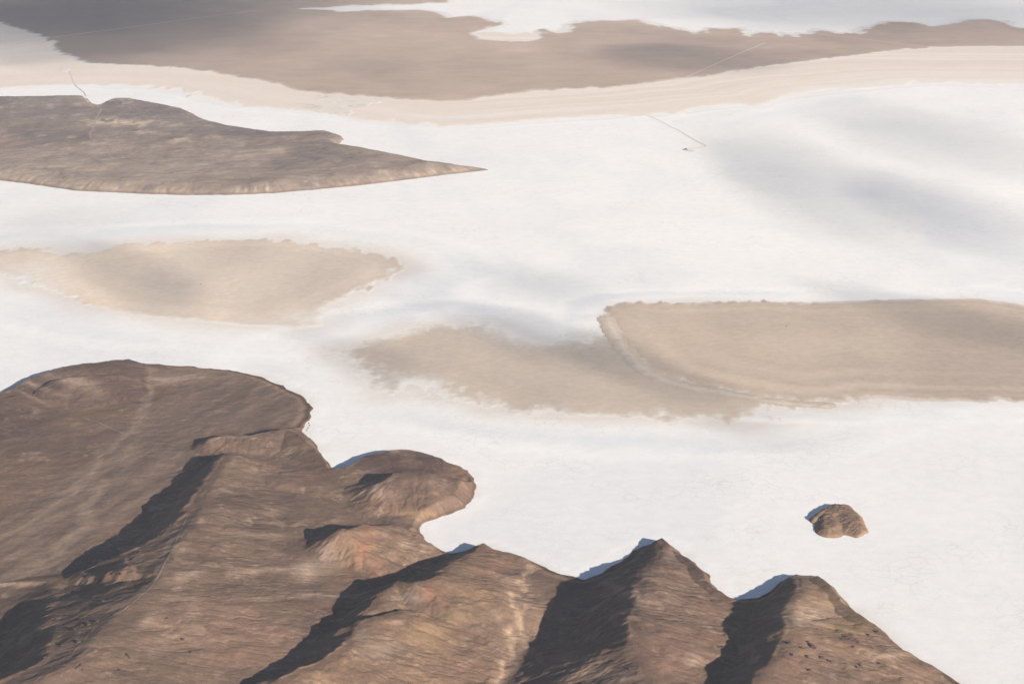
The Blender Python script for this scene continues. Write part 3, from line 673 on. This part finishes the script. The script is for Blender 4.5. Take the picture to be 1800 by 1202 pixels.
ribbon('dirt_track', 'pale straight track meeting the sandy shore beyond the brown plain', [(1430, 60), (1520, 70), (1600, 80), (1640, 85)], 10, M_LINE, 3.6)
ribbon('dirt_track', 'winding pale track over the stony peninsula', [(152, 171, 8), (165, 185, 8), (178, 195, 10), (168, 210, 12), (166, 222, 14), (158, 236, 16), (160, 246, 18), (172, 254, 20), (188, 264, 22), (196, 275, 24), (215, 290, 28)], 7, M_TRACKP, 0.9, zat)
ribbon('dirt_track', 'faint track branching across the stony peninsula', [(196, 272, 24), (240, 284, 26), (290, 290, 28)], 5, M_TRACKD, 0.9, zat)
def hill_track(label, px, width, mat):
    pts = []
    for (u, v) in px:
        p = drop(u, v); pts.append((u, v, p[2]))
    ribbon('dirt_track', label, pts, width, mat, 0.55, zat, 3.0)
hill_track('pale track following the crest above the broad shadow', [(330, 905), (310, 950), (292, 985), (280, 1010), (262, 1035), (235, 1058), (212, 1075), (185, 1090), (165, 1105), (152, 1118), (148, 1128), (120, 1150), (90, 1175), (60, 1198)], 4.0, M_TRACKD)
hill_track('short straight pale track on the dark sloping gravel', [(145, 733), (165, 740), (190, 750), (216, 762)], 5, M_TRACKD)
hill_track('pale track curving below the humped ridge to the wash', [(700, 1181), (740, 1182), (780, 1175), (820, 1163), (860, 1148), (878, 1138)], 3.5, M_TRACKD)

# scraped pads by the shore
def pad(label, pts, z=3.0):
    W = Gs(pts)
    sheet('scraped_pad', label, W, 7, M_PAD2, lambda X, Y, dn, d: mix(np.broadcast_to(col(.70, .635, .56), X.shape + (3,)).copy(), col(.62, .545, .46), sstep(.0, .8, fbm(X, Y, 60, 4, 211))), 7, 40, .08, 1.2, z - 1.3, 20)
M_PAD2 = ground_mat('scraped_salt', [60, 18], [0.05, 0.06], 0.4, 25)
pad('broad pale scraped pad beside the brown plain', [(552, 176), (568, 168), (600, 170), (640, 173), (672, 174), (666, 182), (652, 183), (645, 190), (628, 192), (612, 186), (590, 182)])
pad('narrow pale scraped pad along the salt edge', [(520, 182), (560, 184), (592, 187), (612, 192), (622, 198), (614, 203), (590, 200), (560, 196), (530, 190)])
pad('small pale scraped patch on the sand at a track end', [(104, 124), (110, 119), (118, 120), (124, 123), (118, 127), (108, 127)])
pad('small tan pad at the end of the bent causeway', [(1206, 263), (1216, 261), (1220, 265), (1212, 267)], 1.5)

# ================================================================== BOULDERS
def boulder_mesh(seed):
    rng = random.Random(seed)
    import bmesh
    bm = bmesh.new(); bmesh.ops.create_icosphere(bm, subdivisions=2, radius=1)
    ax = [Vector((rng.gauss(0, 1), rng.gauss(0, 1), rng.gauss(0, 1))).normalized() for _ in range(9)]
    of = [rng.uniform(.62, .95) for _ in ax]
    for v in bm.verts:
        for a, f in zip(ax, of):
            d = v.co.dot(a)
            if d > f: v.co -= a * (d - f)
        v.co.x *= 1.15; v.co.z *= .85
        v.co += Vector((rng.uniform(-.04, .04), rng.uniform(-.04, .04), rng.uniform(-.04, .04)))
    me = bpy.data.meshes.new('boulder'); bm.to_mesh(me); bm.free(); me.materials.append(M_ROCK); return me
BM = [boulder_mesh(s) for s in range(5)]
def boulders(px, label, group, cat='boulder', flat=False, name='boulder'):
    for i, (u, v, s) in enumerate(px):
        p = np.append(G(u, v), 0) if flat else drop(u, v)
        o = bpy.data.objects.new(name, BM[(i * 3 + len(px)) % 5]); C.objects.link(o)
        o.location = (p[0], p[1], p[2] + s * .25)
        s *= 1.25; o.scale = (s, s * random.uniform(.8, 1.1), s * random.uniform(.8, 1.05)); o.rotation_euler = (0, 0, random.uniform(0, 6.28))
        thing(o, label, cat, group)
boulders([(155, 1098, 5), (131, 1107, 4), (138, 1129, 4.2), (110, 1134, 3.4), (79, 1156, 3), (181, 1057, 3), (171, 1092, 3)],
         'dark boulder beside the track along the shaded ridge crest', 'boulders by the crest track')
boulders([(142, 1169, 2.4), (139, 1171, 2), (136, 1172, 2), (145, 1177, 2), (134, 1175, 2)],
         'small dark boulder in the tight cluster below the crest track', 'cluster below the crest track')
boulders([(223, 1151, 2.4), (226, 1154, 2), (228, 1157, 1.8), (211, 1178, 2.4)], 'small dark boulder on a pale terrace edge of the long ridge', 'boulders on the terrace edge')
boulders([(321, 1124, 3), (335, 1147, 2.6), (294, 1087, 2.4)], 'lone dark boulder on the open rosy slope of the long ridge', 'boulders on the rosy slope')
boulders([(275, 946, 2.6), (299, 923, 2.4), (245, 971, 2.6), (278, 942, 2.2), (198, 1009, 2.4), (212, 1010, 2.6)], 'dark boulder along the lip of the broad shaded scarp', 'boulders along the scarp lip')
boulders([(1387, 1131, 4), (1409, 1138, 2.6), (1392, 1151, 3.6), (1418, 1154, 3.6), (1422, 1178, 3.6)],
         'dark boulder lying apart between the deep shadow and the gully', 'boulders beside the deep shadow')
boulders([(1420, 1129, 3), (1424, 1133, 3), (1428, 1137, 4.2), (1432, 1139, 3.4), (1444, 1156, 3.6), (1456, 1161, 3), (1460, 1163, 2.6)],
         'dark boulder in the row lining the gully below the flat topped peak', 'row of boulders in the gully')
boulders([(1541, 1111, 4)], 'largest dark boulder on the olive slope next to the salt', None)
boulders([(1526, 1116, 3.4)], 'smaller dark boulder on the olive slope next to the salt', None)
boulders([(1508, 1130, 2.6), (1500, 1137, 2.8), (1546, 1166, 2.6), (1505, 1172, 2.8), (1513, 1170, 3)], 'dark boulder on the rosy slope below the olive band', 'boulders below the olive band')
boulders([(1264, 1138, 3), (1270, 1137, 2.6)], 'dark boulder of the pair at the edge of the peak\'s deep shadow', 'pair at the shadow edge')
boulders([(1106, 1175, 2.4), (1081, 1163, 2.4)], 'small dark boulder low on the front of the steep brown peak', 'boulders on the steep peak')
boulders([(543, 744, 1.6), (544, 748, 2), (542, 752, 1.6), (540, 755, 1.4), (539, 757, 1.4)], 'dark stone lying on the salt below the gravel bank', 'stones on the salt', 'stone', True, 'stone')
boulders([(1205, 263, 4.5), (1202, 264, 3.4), (1208, 263.5, 2.6)], 'dark heap of spoil at the end of the bent causeway', 'spoil heaps', 'spoil heap', True, 'spoil_heap')
boulders([(353, 500, 2.6)], 'lone dark stone in the middle of the tan oval mud flat', None, 'stone', True, 'stone')
boulders([(1382, 574, 2.6)], 'lone dark stone on the broad tan mud flat', None, 'stone', True, 'stone')

# ================================================================== CLOUDS (above the frame; their shade lies on the salt)
M_CLOUD = bpy.data.materials.new('cloud_vapour'); M_CLOUD.use_nodes = True
t = M_CLOUD.node_tree; t.nodes.remove(t.nodes['Principled BSDF'])
pv = nd(t, 'ShaderNodeVolumePrincipled'); pv.inputs['Color'].default_value = (1, 1, 1, 1); pv.inputs['Density'].default_value = 0.00075
t.links.new(pv.outputs[0], t.nodes['Material Output'].inputs['Volume'])
def cloud(label, a, b, width, thick, alt=2600.0, seed=0):
    A, B = G(*a), G(*b)
    L = alt / math.tan(SUN_EL)
    off = np.array([-LDX, -LDY]) * L
    c0 = (A + B) / 2 + off; ax = (B - A); ln = np.hypot(*ax) / 2 + width * .3; ang = math.atan2(ax[1], ax[0])
    import bmesh
    bm = bmesh.new(); bmesh.ops.create_icosphere(bm, subdivisions=5, radius=1)
    co = np.array([v.co[:] for v in bm.verts])
    n = fbm(co[:, 0] * 3 + co[:, 2] + seed * 7.1, co[:, 1] * 3 + seed * 3.3, 1.0, 4, 301 + seed)
    f = 1 + .14 * n
    for v, c_, k_, n_ in zip(bm.verts, co, f, n):
        top = 1.0 if c_[2] > 0 else .45
        rim = max(0.0, 1 - c_[0] ** 2 - c_[1] ** 2)                 # feathers out to a thin rim
        v.co = (c_[0] * ln * 1.35 * k_, c_[1] * width * 1.35 * k_, math.copysign(thick * top * rim ** 1.3 * (1 + .22 * n_), c_[2]))
    me = bpy.data.meshes.new('cloud'); bm.to_mesh(me); bm.free(); me.materials.append(M_CLOUD)
    me.polygons.foreach_set('use_smooth', np.ones(len(me.polygons), bool))
    o = bpy.data.objects.new('cloud', me); C.objects.link(o); o.location = (c0[0], c0[1], alt); o.rotation_euler = (0, 0, ang)
    thing(o, label, 'cloud', 'thin fair weather clouds')
CL = 'thin white fair weather cloud drifting above the salt flat'
for i, (a, b, w, th) in enumerate([
    ((1330, 245), (1560, 420), 330, 130), ((1590, 320), (1790, 440), 260, 140), ((1500, 190), (1800, 300), 420, 90),
    ((1300, 15), (1900, 30), 1500, 150), ((-60, 50), (330, 45), 1700, 420), ((60, 10), (500, 5), 1500, 260),
    ((880, 470), (1040, 540), 170, 65), ((1090, 610), (1190, 690), 110, 300), ((240, 455), (270, 530), 130, 240),
    ((960, 585), (970, 630), 130, 240), ((1180, 90), (1260, 120), 500, 220), ((1280, 740), (1400, 790), 110, 60), ((40, 400), (140, 405), 400, 50),
    ((1640, 545), (1760, 600), 170, 240), ((660, 450), (760, 500), 90, 50), ((640, 640), (690, 640), 160, 170)]):
    cloud(CL, a, b, w, th, 2600, i)

# ================================================================== HAZE
def haze():
    x0, x1, y0, y1, z0, z1 = -62000, 62000, -52000, 76000, -18.0, 1830.0
    vs = [(x, y, z) for z in (z0, z1) for (x, y) in ((x0, y0), (x1, y0), (x1, y1), (x0, y1))]
    fs = [(0, 3, 2, 1), (4, 5, 6, 7), (0, 1, 5, 4), (1, 2, 6, 5), (2, 3, 7, 6), (3, 0, 4, 7)]
    m = bpy.data.materials.new('haze_air'); m.use_nodes = True; t = m.node_tree; t.nodes.remove(t.nodes['Principled BSDF'])
    v = nd(t, 'ShaderNodeVolumePrincipled'); v.inputs['Color'].default_value = (.93, .94, 1.0, 1)
    v.inputs['Density'].default_value = 7.0e-6; v.inputs['Anisotropy'].default_value = 0.0
    t.links.new(v.outputs[0], t.nodes['Material Output'].inputs['Volume'])
    o = bpy.data.objects.new('haze', raw_mesh('haze', vs, fs, m, False)); C.objects.link(o); o['kind'] = 'stuff'
haze()
